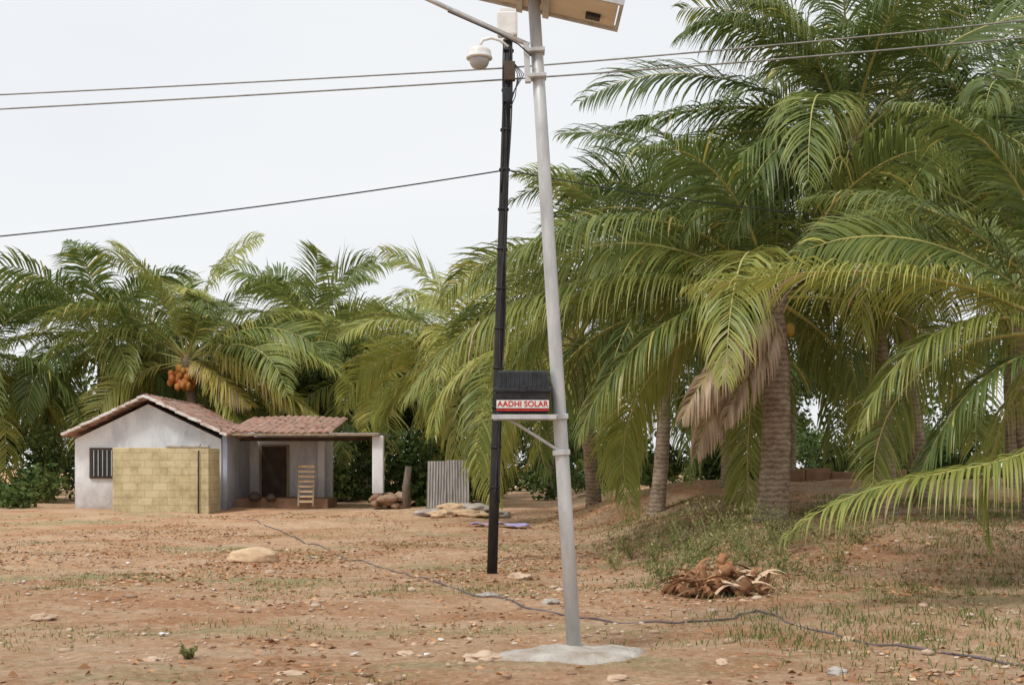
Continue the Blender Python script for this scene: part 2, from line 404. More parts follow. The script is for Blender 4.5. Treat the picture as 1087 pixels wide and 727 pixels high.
# ---- right-hand grove
palm('coconut_palm', (4.22, 20.0), (4.22, 20.0, 4.25), r=(0.26, 0.21), nf=26, L=5.0, leafL=1.15, n=95, tint=0.29, nuts=7,
     skip=lambda a, e: 3.6 < a < 5.9 and e < 0.25, custom=[
    dict(pts=[(0, 0, 0.1), (-1.26, -.3, 1.0), (-2.8, -.8, 1.15), (-4.0, -1.2, .6), (-4.9, -1.5, -.1)], droop=0.8, tint=0.31, leafL=1.2),
    dict(pts=[(0, 0, 0), (-1.6, -.4, .25), (-3.3, -.9, .05), (-4.9, -1.3, -.7), (-5.8, -1.5, -1.7)], droop=1.1, tint=0.37, leafL=1.4),
    dict(pts=[(0, 0, -.1), (-1.2, -.5, -.2), (-2.4, -1.0, -1.0), (-3.2, -1.3, -2.3)], droop=0.9, tint=0.32),
    dict(pts=[(0, 0, -.1), (-1.3, .5, .3), (-2.9, 1.0, .1), (-4.2, 1.3, -1.0)], droop=0.9, tint=0.20),
    dict(pts=[(0, 0, -.3), (-.45, -.5, -.85), (-1.0, -.8, -1.7), (-1.35, -.8, -2.6)], droop=1.8, tint=0.84, leafL=0.75, roll=0.3, w=0.05, ragged=.25),
    dict(pts=[(0, 0, -.3), (-.35, -.7, -.5), (-1.0, -1.1, -1.1), (-1.6, -1.2, -2.0)], droop=2.0, tint=0.82, leafL=0.85, w=0.05, ragged=.25),
    dict(pts=[(0, 0, -.3), (-.15, -.6, -.7), (-.55, -1.0, -1.3), (-.95, -1.1, -2.1)], droop=2.0, tint=0.88, leafL=0.65, w=0.05, ragged=.35),
])
palm('coconut_palm', (6.6, 21.6), (5.85, 21.2, 7.0), r=(0.2, 0.15), nf=30, L=4.9, leafL=1.15, n=92, tint=0.22, nuts=8, custom=[
    dict(pts=[(0, 0, 0.2), (-1.1, -.3, 1.6), (-2.2, -.6, 2.0), (-3.1, -.9, 1.6)], droop=0.7, tint=0.18),
    dict(pts=[(0, 0, 0.1), (-1.4, -.3, .6), (-2.9, -.5, .5), (-4.3, -.7, .15)], droop=0.6, tint=0.20),
    dict(pts=[(0, 0, 0.1), (-.6, .3, 1.7), (-1.1, .5, 2.5), (-1.9, .7, 2.8)], droop=0.5, tint=0.16),
    dict(pts=[(0, 0, 0.1), (.3, -.2, 1.7), (.7, -.4, 2.7), (1.1, -.6, 3.3)], droop=0.5, tint=0.2),
    dict(pts=[(0, 0, -.1), (-1.0, -.8, .1), (-2.3, -1.5, -.6), (-3.1, -1.8, -1.9)], droop=0.9, tint=0.27),
])
palm('coconut_palm', (6.5, 14.4), (6.4, 14.1, 3.0), r=(0.2, 0.15), nf=24, L=3.6, leafL=0.9, n=95, tint=0.28, w=0.03,
     skip=lambda a, e: (3.9 < a < 5.6 and e < 0.9) or (2.3 < a < 3.95 and e < 0.55), custom=[
    dict(pts=[(0, 0, 0), (-1.3, -.2, .55), (-2.9, -.5, .66), (-4.5, -.7, .45)], droop=0.6, tint=0.46, leafL=0.8, roll=-.3),
    dict(pts=[(0, 0, -.3), (-.9, -1.0, -1.35), (-2.2, -1.4, -1.62), (-3.65, -1.6, -2.25)], droop=0.9, tint=0.42, leafL=0.8),
    dict(pts=[(0, 0, 0), (-.9, .3, 1.2), (-1.9, .5, 1.7), (-2.9, .6, 1.7)], droop=0.6, tint=0.28),
    dict(pts=[(0, 0, 0), (-.9, -.1, .2), (-1.9, -.3, -.2), (-2.5, -.4, -1.1)], droop=0.8, tint=0.36, leafL=.75),
    dict(pts=[(0, 0, -.2), (-.7, -.1, -.3), (-1.4, -.2, -.9), (-1.8, -.2, -1.7)], droop=0.8, tint=0.24, leafL=.7),
    dict(pts=[(0, 0, 0), (-.6, -.3, 1.5), (-1.4, -.5, 2.3), (-2.2, -.6, 2.5)], droop=0.6, tint=0.28),
])
palm('coconut_palm', (3.05, 26), (3.15, 26, 4.9), r=(.17, .13), nf=26, L=5.0, n=66, tint=0.20, segs=3, w=0.05)
palm('coconut_palm', (5.0, 28), (4.95, 28, 6.6), nf=26, L=5.2, n=66, tint=0.17, segs=3, w=0.05)
palm('coconut_palm', (8.6, 25.5), (8.3, 26, 9.2), nf=26, L=5.0, n=66, tint=0.15, segs=3, w=0.05)
palm('coconut_palm', (8.8, 20.5), (8.4, 21, 6.2), nf=28, L=4.8, n=76, tint=0.26, w=0.045)
palm('coconut_palm', (2.1, 31), (1.6, 30, 4.5), nf=26, L=5.0, leafL=1.2, n=70, tint=0.38, segs=3, w=0.055, droop=0.9)
palm('coconut_palm', (7.2, 32), (7.0, 32, 5.2), nf=22, L=5.0, n=60, tint=0.24, segs=3, w=0.055)
palm('coconut_palm', (11.5, 28), (11.2, 28, 7.5), nf=22, L=5.0, n=60, tint=0.18, segs=3, w=0.06)
palm('coconut_palm', (-0.9, 39), (-1.5, 38.5, 4.9), nf=26, L=5.0, leafL=1.25, n=66, tint=0.42, segs=3, w=0.065, droop=0.9)
# ---- left-hand palms behind the house
palm('coconut_palm', (-11.3, 43.8), (-11.5, 43.4, 5.2), r=(0.22, 0.17), nf=36, L=6.0, leafL=1.35, n=80, tint=0.35, old=0.6, segs=3, w=0.065, nuts=70, nuttint=0.75, nutoff=(.0, -.6, -.2),
     skip=lambda a, e: 4.1 < a < 5.3 and e < .7, custom=[
    dict(pts=[(0, 0, 0), (2.0, -.6, .7), (4.0, -1, .4), (6.0, -1.3, -.9)], tint=0.48, droop=0.8),
    dict(pts=[(0, 0, 0), (1.5, -.8, .2), (3.0, -1.4, -.7), (4.4, -1.8, -2.1)], tint=0.64, droop=0.8),
    dict(pts=[(0, 0, 0), (.8, -.8, -.2), (1.8, -1.4, -.9), (2.6, -1.8, -1.6)], tint=0.66, droop=0.8),
    dict(pts=[(0, 0, 0), (1.6, -.5, -.1), (3.6, -1.4, -1.1), (5.4, -1.8, -2.3)], tint=0.60, droop=0.8),
    dict(pts=[(0, 0, 0), (2.0, 0, 1.3), (4.0, 0, 1.7), (6.2, 0, 1.0)], tint=0.46, droop=0.6)])
palm('coconut_palm', (-8.3, 50), (-8.0, 49, 6.6), nf=28, L=5.4, leafL=1.35, n=66, tint=0.32, segs=3, w=0.075)
palm('coconut_palm', (-15.4, 45), (-15.1, 45, 6.0), nf=30, L=5.6, leafL=1.35, n=66, tint=0.31, segs=3, w=0.07, nuts=10)
palm('coconut_palm', (-19.5, 43), (-19.0, 43, 5.0), nf=30, L=5.6, leafL=1.35, n=66, tint=0.33, segs=3, w=0.07)
palm('coconut_palm', (-5.6, 46), (-5.2, 46, 4.8), nf=24, L=5.0, leafL=1.3, n=62, tint=0.38, segs=3, w=0.07)

# ------------------------------------------------------------------ broadleaf trees
def leaves(acc, cs, rs, count, size, tint=0.45, m=0):
    cs = np.asarray(cs, float); k = len(cs)
    idx = rng.integers(0, k, count)
    d = nrm(rng.normal(size=(count, 3))); r = rng.random(count)**0.45
    P = cs[idx]+d*(np.asarray(rs)[idx]*r[:, None])
    a = nrm(rng.normal(size=(count, 3))); b = nrm(np.cross(a, nrm(rng.normal(size=(count, 3))+d)))
    s = size*(0.6+0.8*rng.random(count))[:, None]
    V = np.stack([P-a*s*.5, P+b*s*.28, P+a*s*.5, P-b*s*.28], 1).reshape(-1, 3)
    F = (np.arange(count)*4)[:, None]+np.arange(4)[None]
    tb = rng.normal(0, 0.18, k)[idx]
    A = np.clip(tint+tb+rng.normal(0, 0.1, count), 0, 1)
    acc.add(V, F, np.repeat(A, 4), m)

def broad_tree(name, x, y, H, R, count=14000, tint=0.4, leaf=0.2):
    acc = Acc(); z0 = gz(x, y)
    def limb(p, q, r1, r2):
        p = np.array(p, float); q = np.array(q, float); K = 6; sd = 8; V = []
        for i in range(K+1):
            s = i/K; c = p+(q-p)*s+np.array([math.sin(s*3.1)*.12, math.cos(s*4)*.08, 0])
            for k in range(sd):
                an = 2*math.pi*k/sd; V.append(c+np.array([math.cos(an), math.sin(an), 0])*(r1+(r2-r1)*s))
        acc.add(V, [(i*sd+k, i*sd+(k+1) % sd, (i+1)*sd+(k+1) % sd, (i+1)*sd+k) for i in range(K) for k in range(sd)], .3, 1)
    top = (x+.2, y, z0+H*.42); limb((x, y, z0-.2), top, .24, .16)
    cs = []; rs = []
    for i in range(26):
        an = random.random()*6.28; rr = R*math.sqrt(random.random())*0.85; hz = z0+H*random.uniform(.42, .9)*(1-0.12*rr/R)
        c = (x+math.cos(an)*rr, y+math.sin(an)*rr, hz); cs.append(c); q = R*random.uniform(.22, .36); rs.append((q, q, q*.75))
        if i < 9: limb(top, c, .1, .03)
    leaves(acc, cs, rs, count, leaf, tint)
    acc.obj(name, [M_tree, M_bark])
broad_tree('shade_tree', -6.2, 49, 7.4, 3.3, 16000, .5)
broad_tree('shade_tree', -2.5, 50, 7.4, 3.2, 14000, .45)
broad_tree('shade_tree', 1.5, 48, 7.6, 3.2, 14000, .45)
broad_tree('shade_tree', -13.5, 52, 7.4, 3.4, 12000, .4)

acc = Acc(); cs = []; rs = []
for i in range(230):
    x = random.uniform(-34, 34); y = random.uniform(53, 66)
    top = 5.4+1.2*noise.noise(Vector((x*.18, 2, 0)))+(1.3 if x > 3 else 0)
    z = 0.3+random.random()**.8*top; q = random.uniform(.9, 1.7)
    cs.append((x, y, z)); rs.append((q, q, q*.75))
leaves(acc, cs, rs, 70000, .3, .42)
acc.obj('distant_trees', [M_tree])
acc = Acc(); cs = []; rs = []
for i in range(190):
    x = random.uniform(-26, 24); y = random.uniform(42, 50)
    z = 0.3+random.random()*(2.4 if x < 0 else 2.6); q = random.uniform(.5, 1.0)
    cs.append((x, y, z)); rs.append((q, q, q*.8))
for i in range(26):
    x = random.uniform(-4.6, -.5); y = random.uniform(38.5, 41); z = .4+random.random()*1.9; q = random.uniform(.4, .8)
    cs.append((x, y, z)); rs.append((q, q, q*.8))
for i in range(50):
    x = random.uniform(2, 14); y = random.uniform(33, 40); z = .7+random.random()*1.6; q = random.uniform(.4, .8)
    cs.append((x, y, z)); rs.append((q, q, q*.8))
for i in range(30):
    x = random.uniform(-22, -13.6); y = random.uniform(37, 42); q = random.uniform(.25, .9); z = .15+q*random.uniform(.4, 1.6)
    cs.append((x, y, z)); rs.append((q, q, q*.8))
leaves(acc, cs, rs, 68000, .19, .42)
acc.obj('undergrowth', [M_tree])

# ------------------------------------------------------------------ farm house
H = empty('farm_house', (-10.7, 38, gz(-10.7, 38)))
def poly_prism(name, prof, y0, y1, mat, parent):
    bm = bmesh.new()
    a = [bm.verts.new((x, y0, z)) for x, z in prof]; b = [bm.verts.new((x, y1, z)) for x, z in prof]
    n = len(prof); bm.faces.new(a); bm.faces.new(b[::-1])
    for i in range(n): bm.faces.new((a[i], b[i], b[(i+1) % n], a[(i+1) % n]))
    bmesh.ops.recalc_face_normals(bm, faces=bm.faces)
    return bm_obj(name, bm, mat, parent)
poly_prism('gable_walls', [(-12.85, 0), (-8.55, 0), (-8.55, 2.30), (-10.7, 3.33), (-12.85, 2.30)], 36.0, 42, M_lime, H)
def tile_roof(name, o, u, v, nu, nv, mat, lu=0.22, lv=0.33, th=0.05):
    o = Vector(o); u = Vector(u); v = Vector(v); n = u.cross(v).normalized()
    if n.z < 0: n = -n
    LU, LV = u.length, v.length; V = []; F = []
    for j in range(nv+1):
        for i in range(nu+1):
            s, t = i/nu, j/nv
            q = (t*LV) % lv/lv; col = int(s*LU/lu)
            w = abs(math.sin(math.pi*s*LU/lu))*0.05+0.035*q + 0.08*noise.noise(Vector((s*LU*.7, t*LV*.7, 3)))+.02*noise.noise(Vector((col*3.3, int(t*LV/lv)*2.7, 5)))
            V.append(tuple(o+u*s+v*t+n*w))
    for j in range(nv):
        for i in range(nu):
            a = j*(nu+1)+i; F.append((a, a+1, a+nu+2, a+nu+1))
    ob = mesh_np(name, V, F, None, [mat], None, False, H)
    md = ob.modifiers.new('thick', 'SOLIDIFY'); md.thickness = th; md.offset = -1
    return ob
tile_roof('roof_right_slope', (-10.7, 35.7, 3.48), (0, 6.6, 0), (2.40, 0, -1.13), 180, 60, M_tile)
tile_roof('roof_left_slope', (-10.7, 35.7, 3.48), (0, 6.6, 0), (-2.40, 0, -1.13), 180, 60, M_tile)
for sgn in (1, -1):
    for i in range(13):
        t = (i+.5)/13
        box('verge_tile', (-10.7+sgn*2.40*t, 35.66, 3.55-1.13*t+random.uniform(-.015, .015)), (0.21, .22, .08), M_tilelight, H, rot=(0, sgn*math.radians(25.2-6+random.uniform(-3, 3)), 0), bevel=.012)
tube('ridge_tiles', [(-10.7, 35.6+i*.25, 3.53+.015*(i % 2)) for i in range(28)], 0.09, M_tile, H)
tile_roof('veranda_roof', (-8.42, 36.1, 2.50), (3.1, 0, 0), (0, 3.6, 0.55), 120, 50, M_tile)
box('veranda_fascia', (-6.18, 36.05, 2.44), (4.5, .14, .06), M_wood, H)
box('flat_roof_slab', (-4.65, 37.6, 2.46), (1.45, 3.1, .07), M_tin, H)
box('roof_beam', (-6.15, 37.6, 2.34), (4.4, .1, .12), M_darkwood, H)
box('veranda_side_wall', (-8.46, 37.6, 1.3), (.14, 3.1, 2.2), M_blue, H)
box('veranda_back_wall', (-7.1, 39.3, 1.4), (2.7, .2, 2.7), M_lime, H)
box('veranda_plinth', (-7.0, 38.2, .36), (2.8, 2.0, .34), M_mud, H, bevel=.02)
box('door_frame', (-7.6, 39.17, 1.32), (.95, .08, 1.75), M_wood, H)
box('door_leaf', (-7.6, 39.12, 1.32), (.78, .05, 1.62), M_darkwood, H)
box('veranda_inner_pillar', (-6.05, 38.9, 1.4), (.22, .22, 2.3), M_lime, H, bevel=.02)
box('veranda_pillar', (-3.97, 36.35, 1.55), (.33, .33, 1.72), M_lime, H, bevel=.03)
acc = Acc()
for i in range(30):
    s = np.array([random.uniform(.10, .2), random.uniform(.12, .2), random.uniform(.08, .12)])
    Vq, Fq = QS3
    acc.add(Vq*s*(1+.12*rng.normal(size=(len(Vq), 1)))+np.array([-3.65+random.uniform(-.48, .5), 36.3+random.uniform(-.3, .2), .3+random.random()*.38]), Fq, random.uniform(0, .3))
acc.obj('pillar_footing', [M_stone], H)
box('window_frame', (-12.0, 35.97, 1.6), (.8, .08, .9), M_darkwood, H)
box('window_dark_slab', (-12.0, 35.93, 1.6), (.66, .03, .76), M_plastic, H)  # solid black slab; its colour stands in for the shade of an opening
for i in range(5): box('window_bar', (-12.26+i*.13, 35.90, 1.6), (.02, .02, .76), M_galv, H)
R_ = empty('wooden_rack', (-6.2, 36.9, gz(-6.2, 36.9)))
for sx in (-.22, .22): box('post', (-6.2+sx, 36.9, .95), (.05, .05, 1.3), M_wood, R_, rot=(math.radians(-8), 0, 0))
for i in range(8): box('slat', (-6.2, 36.83+.018*i, .45+.15*i), (.5, .03, .07), M_sack, R_)
for (x, y, r) in ((-7.75, 36.9, .2), (-7.3, 37.1, .16)):
    acc = Acc()
    zz = gz(x, y)
    sd = 18; V = []
    pr = [(0.55, 0), (0.95, .35), (1.0, .7), (.75, 1.1), (.45, 1.3), (.62, 1.45), (.5, 1.44), (.3, 1.2)]
    for rr, hh in pr:
        for k in range(sd): V.append((x+math.cos(k*6.2832/sd)*rr*r, y+math.sin(k*6.2832/sd)*rr*r, zz+.2+hh*r))
    acc.add(V, [(i*sd+k, i*sd+(k+1) % sd, (i+1)*sd+(k+1) % sd, (i+1)*sd+k) for i in range(len(pr)-1) for k in range(sd)], .2)
    acc.obj('clay_pot', [M_darkwood], None, True)

# yellow block water tank
Tk = empty('water_tank', (-9.6, 34.6, gz(-9.6, 34.6)))
zt = 2.03
box('front_wall', (-9.85, 34.4, (zt-.1)/2), (2.7, .16, zt+.1), M_block, Tk, bevel=.02)
box('right_wall', (-8.58, 35.05, (zt-.1)/2-.01), (.16, 1.1, zt+.1), M_block, Tk, bevel=.012)
box('left_wall', (-11.12, 35.05, (zt-.1)/2-.01), (.16, 1.1, zt+.1), M_block, Tk, bevel=.012)
box('back_wall', (-9.85, 35.55, (zt-.1)/2-.02), (2.36, .1, zt+.05), M_block, Tk)
box('coping', (-9.1, 34.4, zt+.03), (1.2, .2, .05), M_conc, Tk, bevel=.01)
tube('water_pipe', [(-8.78, 34.28, .1), (-8.78, 34.28, 1.9), (-8.78, 34.5, 2.12)], .018, M_cable, Tk)

W = empty('mud_wall', (8.2, 30, .9))
for i in range(5):
    box('course', (6.9+i*.62, 30.2+.04*math.sin(i*3), 1.0+.05*math.sin(i*2.3)), (.62, .3, .85), M_mud, W, bevel=.04)

# upright corrugated tin sheets
Fn = empty('corrugated_tin_fence', (-1.8, 34, gz(-1.8, 34)))
for i, (x0, tilt, hh) in enumerate(((-2.38, .02, 1.45), (-1.80, -.01, 1.48))):
    V = []; nU = 80; nV = 6
    for j in range(nV+1):
        for k in range(nU+1):
            s = k/nU; x = x0+s*.62+tilt*j*.3; z = .2+hh*j/nV
            V.append((x, 34-.05*i+.022*math.sin(s*2*math.pi*8), z))
    mesh_np('sheet', V, [(j*(nU+1)+k, j*(nU+1)+k+1, (j+1)*(nU+1)+k+1, (j+1)*(nU+1)+k) for j in range(nV) for k in range(nU)], None, [M_tin], None, True, Fn)
for x in (-2.2, -1.35): tube('post', [(x, 34.14, 0), (x+.03, 34.14, 1.45)], .04, M_wood, Fn)
tube('wooden_post', [(-3.0, 35, .1), (-3.03, 35, .9), (-2.95, 35, 1.5)], [.13, .11, .09], M_bark)

# ------------------------------------------------------------------ solar street light
gx0, gy0 = 0.494, 9.65
S = empty('solar_street_light', (gx0, gy0, 0))
pb = Vector((gx0, gy0, 0)); pt = Vector((.168, gy0, 5.22))
def pole_at(z): return pb+(pt-pb)*(z/5.22)
tube('pole', [pb+Vector((.006, 0, -.1)), pole_at(1.2), pole_at(2.6), pole_at(4), pt], [.058, .056, .053, .050, .047], M_galv, S, 24)
V = []; rings = 16; sd = 64
for i in range(rings+1):
    q = i/rings
    for k in range(sd):
        an = 2*math.pi*k/sd; rr = q*(.60+.15*noise.noise(Vector((math.cos(an)*1.3, math.sin(an)*1.3, 1)))+.05*noise.noise(Vector((math.cos(an)*6, math.sin(an)*6, 1))))
        x = gx0+math.cos(an)*rr; y = gy0-.05+math.sin(an)*rr*.8
        z = .085*(1-q**3)+.03*noise.noise(Vector((x*7, y*7, 0)))*(1-q*.5)-.06*(q > .97)
        V.append((x, y, z+gz(x, y)*q))
mesh_np('concrete_footing', V, [(i*sd+k, i*sd+(k+1) % sd, (i+1)*sd+(k+1) % sd, (i+1)*sd+k) for i in range(rings) for k in range(sd)], None, [M_conc], None, True, S)
pc = Vector((.26, 9.68, 5.20)); ry = math.radians(13); rx = math.radians(3)
Rm = Matrix.Rotation(ry, 4, 'Y') @ Matrix.Rotation(rx, 4, 'X')
def pan(name, off, size, mat, bev=0):
    box(name, pc+(Rm @ Vector(off)), size, mat, S, rot=(rx, ry, 0), bevel=bev)
pan('panel_backsheet', (0, 0, 0), (1.16, .62, .008), M_backsheet)
pan('panel_cells', (0, 0, .012), (1.16, .62, .008), M_cell)
for s in (-1, 1):
    pan('panel_frame_long', (0, s*.325, -.008), (1.24, .03, .045), M_galv, .003)
    pan('panel_frame_short', (s*.605, 0, -.008), (.03, .62, .045), M_galv, .003)
pan('junction_box', (.40, .12, -.02), (.12, .1, .03), M_plastic, .005)
pan('mount_rail', (.02, 0, -.035), (.05, .66, .04), M_galv)
pan('mount_rail.001', (-.2, 0, -.035), (.05, .66, .04), M_galv)
tube('panel_bracket', [pt-Vector((0, 0, .1)), pc+Vector((-.05, 0, -.03))], .03, M_galv, S)
tube('lamp_arm', [(.135, 9.60, 4.80), (-.03, 9.58, 4.865), (-.745, 9.5, 5.165), (-.9, 9.48, 5.2)], .019, M_galv, S)
box('arm_clamp', (.118, 9.6, 4.66), (.045, .05, .31), M_galv, S, rot=(0, math.radians(-3), 0), bevel=.004)
for z in (4.56, 4.76): box('clamp_strap', pole_at(z)+Vector((-.01, -.02, 0)), (.14, .13, .03), M_galv, S, rot=(0, math.radians(-3.5), 0), bevel=.004)
box('lamp_head', (-1.05, 9.47, 5.235), (.42, .17, .06), M_galv, S, rot=(0, math.radians(8), 0), bevel=.02)
box('lamp_lens', (-1.09, 9.47, 5.202), (.26, .12, .012), M_white, S, rot=(0, math.radians(8), 0))
tube('lamp_cable', [(.15, 9.55, 4.7), (.05, 9.55, 4.79), (-.1, 9.555, 4.87), (-.5, 9.51, 5.03)], .006, M_cable, S)
bx, by = .083, 9.6
bm = bmesh.new()
def ring(bm, w, d, z): return [bm.verts.new((bx+sx*w/2, by+sy*d/2, z)) for sx, sy in ((-1, -1), (1, -1), (1, 1), (-1, 1))]
prof = [(.40, .24, 1.915), (.425, .26, 2.075), (.455, .29, 2.078), (.455, .29, 2.105), (.42, .255, 2.11), (.385, .22, 2.235), (.37, .2, 2.243)]
rs_ = [ring(bm, *p) for p in prof]
bm.faces.new(rs_[0][::-1]); bm.faces.new(rs_[-1])
for a, b in zip(rs_, rs_[1:]):
    for i in range(4): bm.faces.new((a[i], a[(i+1) % 4], b[(i+1) % 4], b[i]))
bmesh.ops.bevel(bm, geom=list(bm.edges), offset=.003, segments=1, affect='EDGES')
bm_obj('battery_box', bm, M_plastic, S)
for i in range(11):
    x = bx-.17+i*.034
    box('lid_rib', (x, by-.124, 2.17), (.008, .012, .115), M_plastic, S, rot=(math.radians(-8), 0, 0))
box('box_latch', (bx, by-.15, 2.10), (.05, .012, .05), M_plastic, S, bevel=.003)
box('label_plate', (bx, by-.137, 1.982), (.405, .006, .062), M_white, S)
tx = bpy.data.curves.new('label_text', 'FONT'); tx.body = 'AADHI SOLAR'; tx.size = .066; tx.align_x = 'CENTER'; tx.align_y = 'CENTER'; tx.extrude = .001; tx.offset = .0012
tx.materials.append(M_red); to = bpy.data.objects.new('label_text', tx); COL.objects.link(to)
to.location = (bx, by-.1425, 1.982); to.rotation_euler = (math.radians(90), 0, 0); to.scale = (.93, .92, 1); par(to, S)
box('label_stripe', (bx, by-.142, 1.937), (.405, .004, .014), M_red, S)
box('shelf', (bx+.02, by, 1.895), (.50, .27, .012), M_galv, S)
box('shelf_angle_front', (bx+.01, by-.14, 1.885), (.50, .012, .035), M_galv, S)
box('shelf_angle_back', (bx+.02, by+.14, 1.885), (.50, .012, .035), M_galv, S)
for yy in (-.06, .06):
    tube('shelf_brace', [(-.02, by+yy, 1.87), (.375, by+.03+yy*.3, 1.62)], .012, M_galv, S, 6, False)
box('pole_clamp', pole_at(1.89)+Vector((-.01, 0, 0)), (.15, .15, .04), M_galv, S, rot=(0, math.radians(-3.5), 0), bevel=.004)
box('pole_clamp', pole_at(1.61)+Vector((-.005, 0, 0)), (.135, .135, .04), M_galv, S, rot=(0, math.radians(-3.5), 0), bevel=.004)

# ------------------------------------------------------------------ black pole with dome camera
C = empty('cctv_pole', (-.281, 17, 0))
cb = Vector((-.281, 17, -.1)); ct = Vector((-.046, 17, 7.45))
def cp(z): return cb+(ct-cb)*((z+.1)/7.55)
tube('pole', [cp(-.1), cp(1.5), cp(3.2), cp(5), cp(6.4), ct], [.073, .069, .066, .063, .06, .056], M_black, C, 16)
for k, (ox, ph) in enumerate(((.055, 0), (-.05, 1.4), (.02, 3))):
    tube('conduit', [cp(z)+Vector((ox+.018*math.sin(z*2.2+ph), -.065, 0)) for z in np.arange(5.3 if k == 1 else 1.0, 7.4, .15)], .011, M_cable, C, 6)
for z in np.arange(1.2, 7.3, .55):
    tube('cable_tie', [cp(z), cp(z+.03)], .078, M_black, C, 12)
box('junction_box', cp(6.95)+Vector((.03, -.09, 0)), (.15, .1, .26), M_darkwood, C, bevel=.01)
box('switch_box', cp(6.62)+Vector((.01, -.09, 0)), (.13, .08, .2), M_plastic, C, bevel=.01)
for k in range(4):
    tube('loose_wire', [cp(7.1)+Vector((.05, -.1, 0)), cp(6.9)+Vector((.14+.03*k, -.12, .0)), cp(6.6)+Vector((.12-.05*k, -.13, -.05*k)), cp(6.35)+Vector((.02, -.08, 0))], .007, M_cable, C, 6)
box('access_point', ct+Vector((-.02, -.02, .17)), (.28, .16, .34), M_white, C, bevel=.03)
box('access_point_cap', ct+Vector((-.02, -.02, .36)), (.2, .12, .05), M_white, C, bevel=.01)
box('access_point_bracket', ct+Vector((0, -.02, -.02)), (.14, .16, .06), M_galv, C, bevel=.01)
dx, dz = -.452, 7.16
tube('camera_arm', [cp(7.30)+Vector((0, -.05, 0)), cp(7.36)+Vector((-.12, -.06, .03)), Vector((dx+.17, 16.93, 7.42)), Vector((dx+.05, 16.93, 7.39)), Vector((dx, 16.93, 7.31)), Vector((dx, 16.93, 7.24))], .022, M_white, C, 12)
sd = 28
def lathe(name, pr, mat):
    V = []
    for rr, hh in pr:
        for k in range(sd): V.append((dx+math.cos(k*6.28318/sd)*rr, 16.93+math.sin(k*6.28318/sd)*rr, dz+hh))
    F = [(i*sd+(k+1) % sd, i*sd+k, (i+1)*sd+k, (i+1)*sd+(k+1) % sd) for i in range(len(pr)-1) for k in range(sd)]
    mesh_np(name, V, F, None, [mat], None, True, C)
lathe('camera_housing', [(.001, .14), (.05, .14), (.07, .125), (.12, .11), (.155, .085), (.165, .05), (.168, .0), (.18, -.005), (.18, -.03), (.165, -.035), (.14, -.036)], M_white)
lathe('camera_dome', [(.138, -.03), (.14, -.06), (.13, -.10), (.105, -.14), (.07, -.165), (.03, -.178), (.001, -.18)], M_dome)

# ------------------------------------------------------------------ overhead lines
def sag(a, b, s, n=24):
    a, b = Vector(a), Vector(b); return [a.lerp(b, i/n)+Vector((0, 0, -4*s*(i/n)*(1-i/n))) for i in range(n+1)]
E = empty('power_line', (0, 17.2, 7))
tube('conductor_1', sag((-27, 24.4, 8.35), (-.06, 17.1, 7.06), .12)[:-1]+sag((-.06, 17.1, 7.06), (20, 12.2, 7.9), .22), .011, M_wire, E, 6)
tube('conductor_2', sag((-27, 24.5, 8.0), (-.06, 17.1, 6.90), .12)[:-1]+sag((-.06, 17.1, 6.90), (20, 12.3, 7.6), .22), .012, M_wire, E, 6)
Cb = empty('service_cable', (0, 17.1, 5.6))
tube('cable_left', sag((-14, 17.1, 4.25), (-.11, 17.05, 5.62), .22), .010, M_cable, Cb, 6)
tube('cable_right', sag((-.08, 17.1, 5.64), (9, 19, 5.3), .25), .009, M_cable, Cb, 6)

# ------------------------------------------------------------------ ground objects
hp = [(-6.5, 30), (-5.4, 27.2), (-4.5, 25), (-3.0, 21), (-1.7, 17.7), (-.5, 14.7), (.53, 12.2), (1.0, 11.6), (1.5, 11.5), (2.1, 12.0), (2.5, 12.5), (2.75, 11.6), (3.05, 10.2), (4.2, 8.9), (5.5, 8.5)]
hp2 = []
for i in range(len(hp)-1):
    for k in range(8):
        t = k/8; x = hp[i][0]*(1-t)+hp[i+1][0]*t+.05*math.sin(i*5+k*.8); y = hp[i][1]*(1-t)+hp[i+1][1]*t
        hp2.append((x, y, gz(x, y)+.008))
tube('water_hose', hp2, .011, simple('hose_pvc', [(0.3, (0.09, 0.07, 0.08)), (0.7, (0.18, 0.145, 0.15))], 3, 0.7), None, 8)

def lump(name, x, y, s, mat, seed=0, amp=.15, flat=.3, sink=.0, rz=0):
    V, F = quad_sphere(14); W = []
    for v in V:
        v = Vector(v); k = 1+amp*noise.noise(v*1.7+Vector((seed, 0, 0)))+amp*.4*noise.noise(v*5+Vector((0, seed, 0)))
        p = Vector((v.x*s[0]*k, v.y*s[1]*k, max(v.z, -flat)*s[2]*k)); p.rotate(Matrix.Rotation(rz, 3, 'Z'))
        W.append((x+p.x, y+p.y, gz(x, y)+p.z+s[2]*flat-sink))
    return mesh_np(name, W, F, np.full(len(W), .6), [mat], None, True)
lump('gunny_sack', -4.2, 19.8, (.44, .26, .17), M_sack, 3, .16)
M_rock = simple('pale_rock', [(0.25, (0.40, 0.28, 0.19)), (0.7, (0.66, 0.50, 0.37))], 6, 0.95, 0, 0.8)
M_rockg = simple('grey_rock', [(0.25, (0.28, 0.24, 0.20)), (0.7, (0.50, 0.45, 0.41))], 6, 0.95, 0, 0.8)
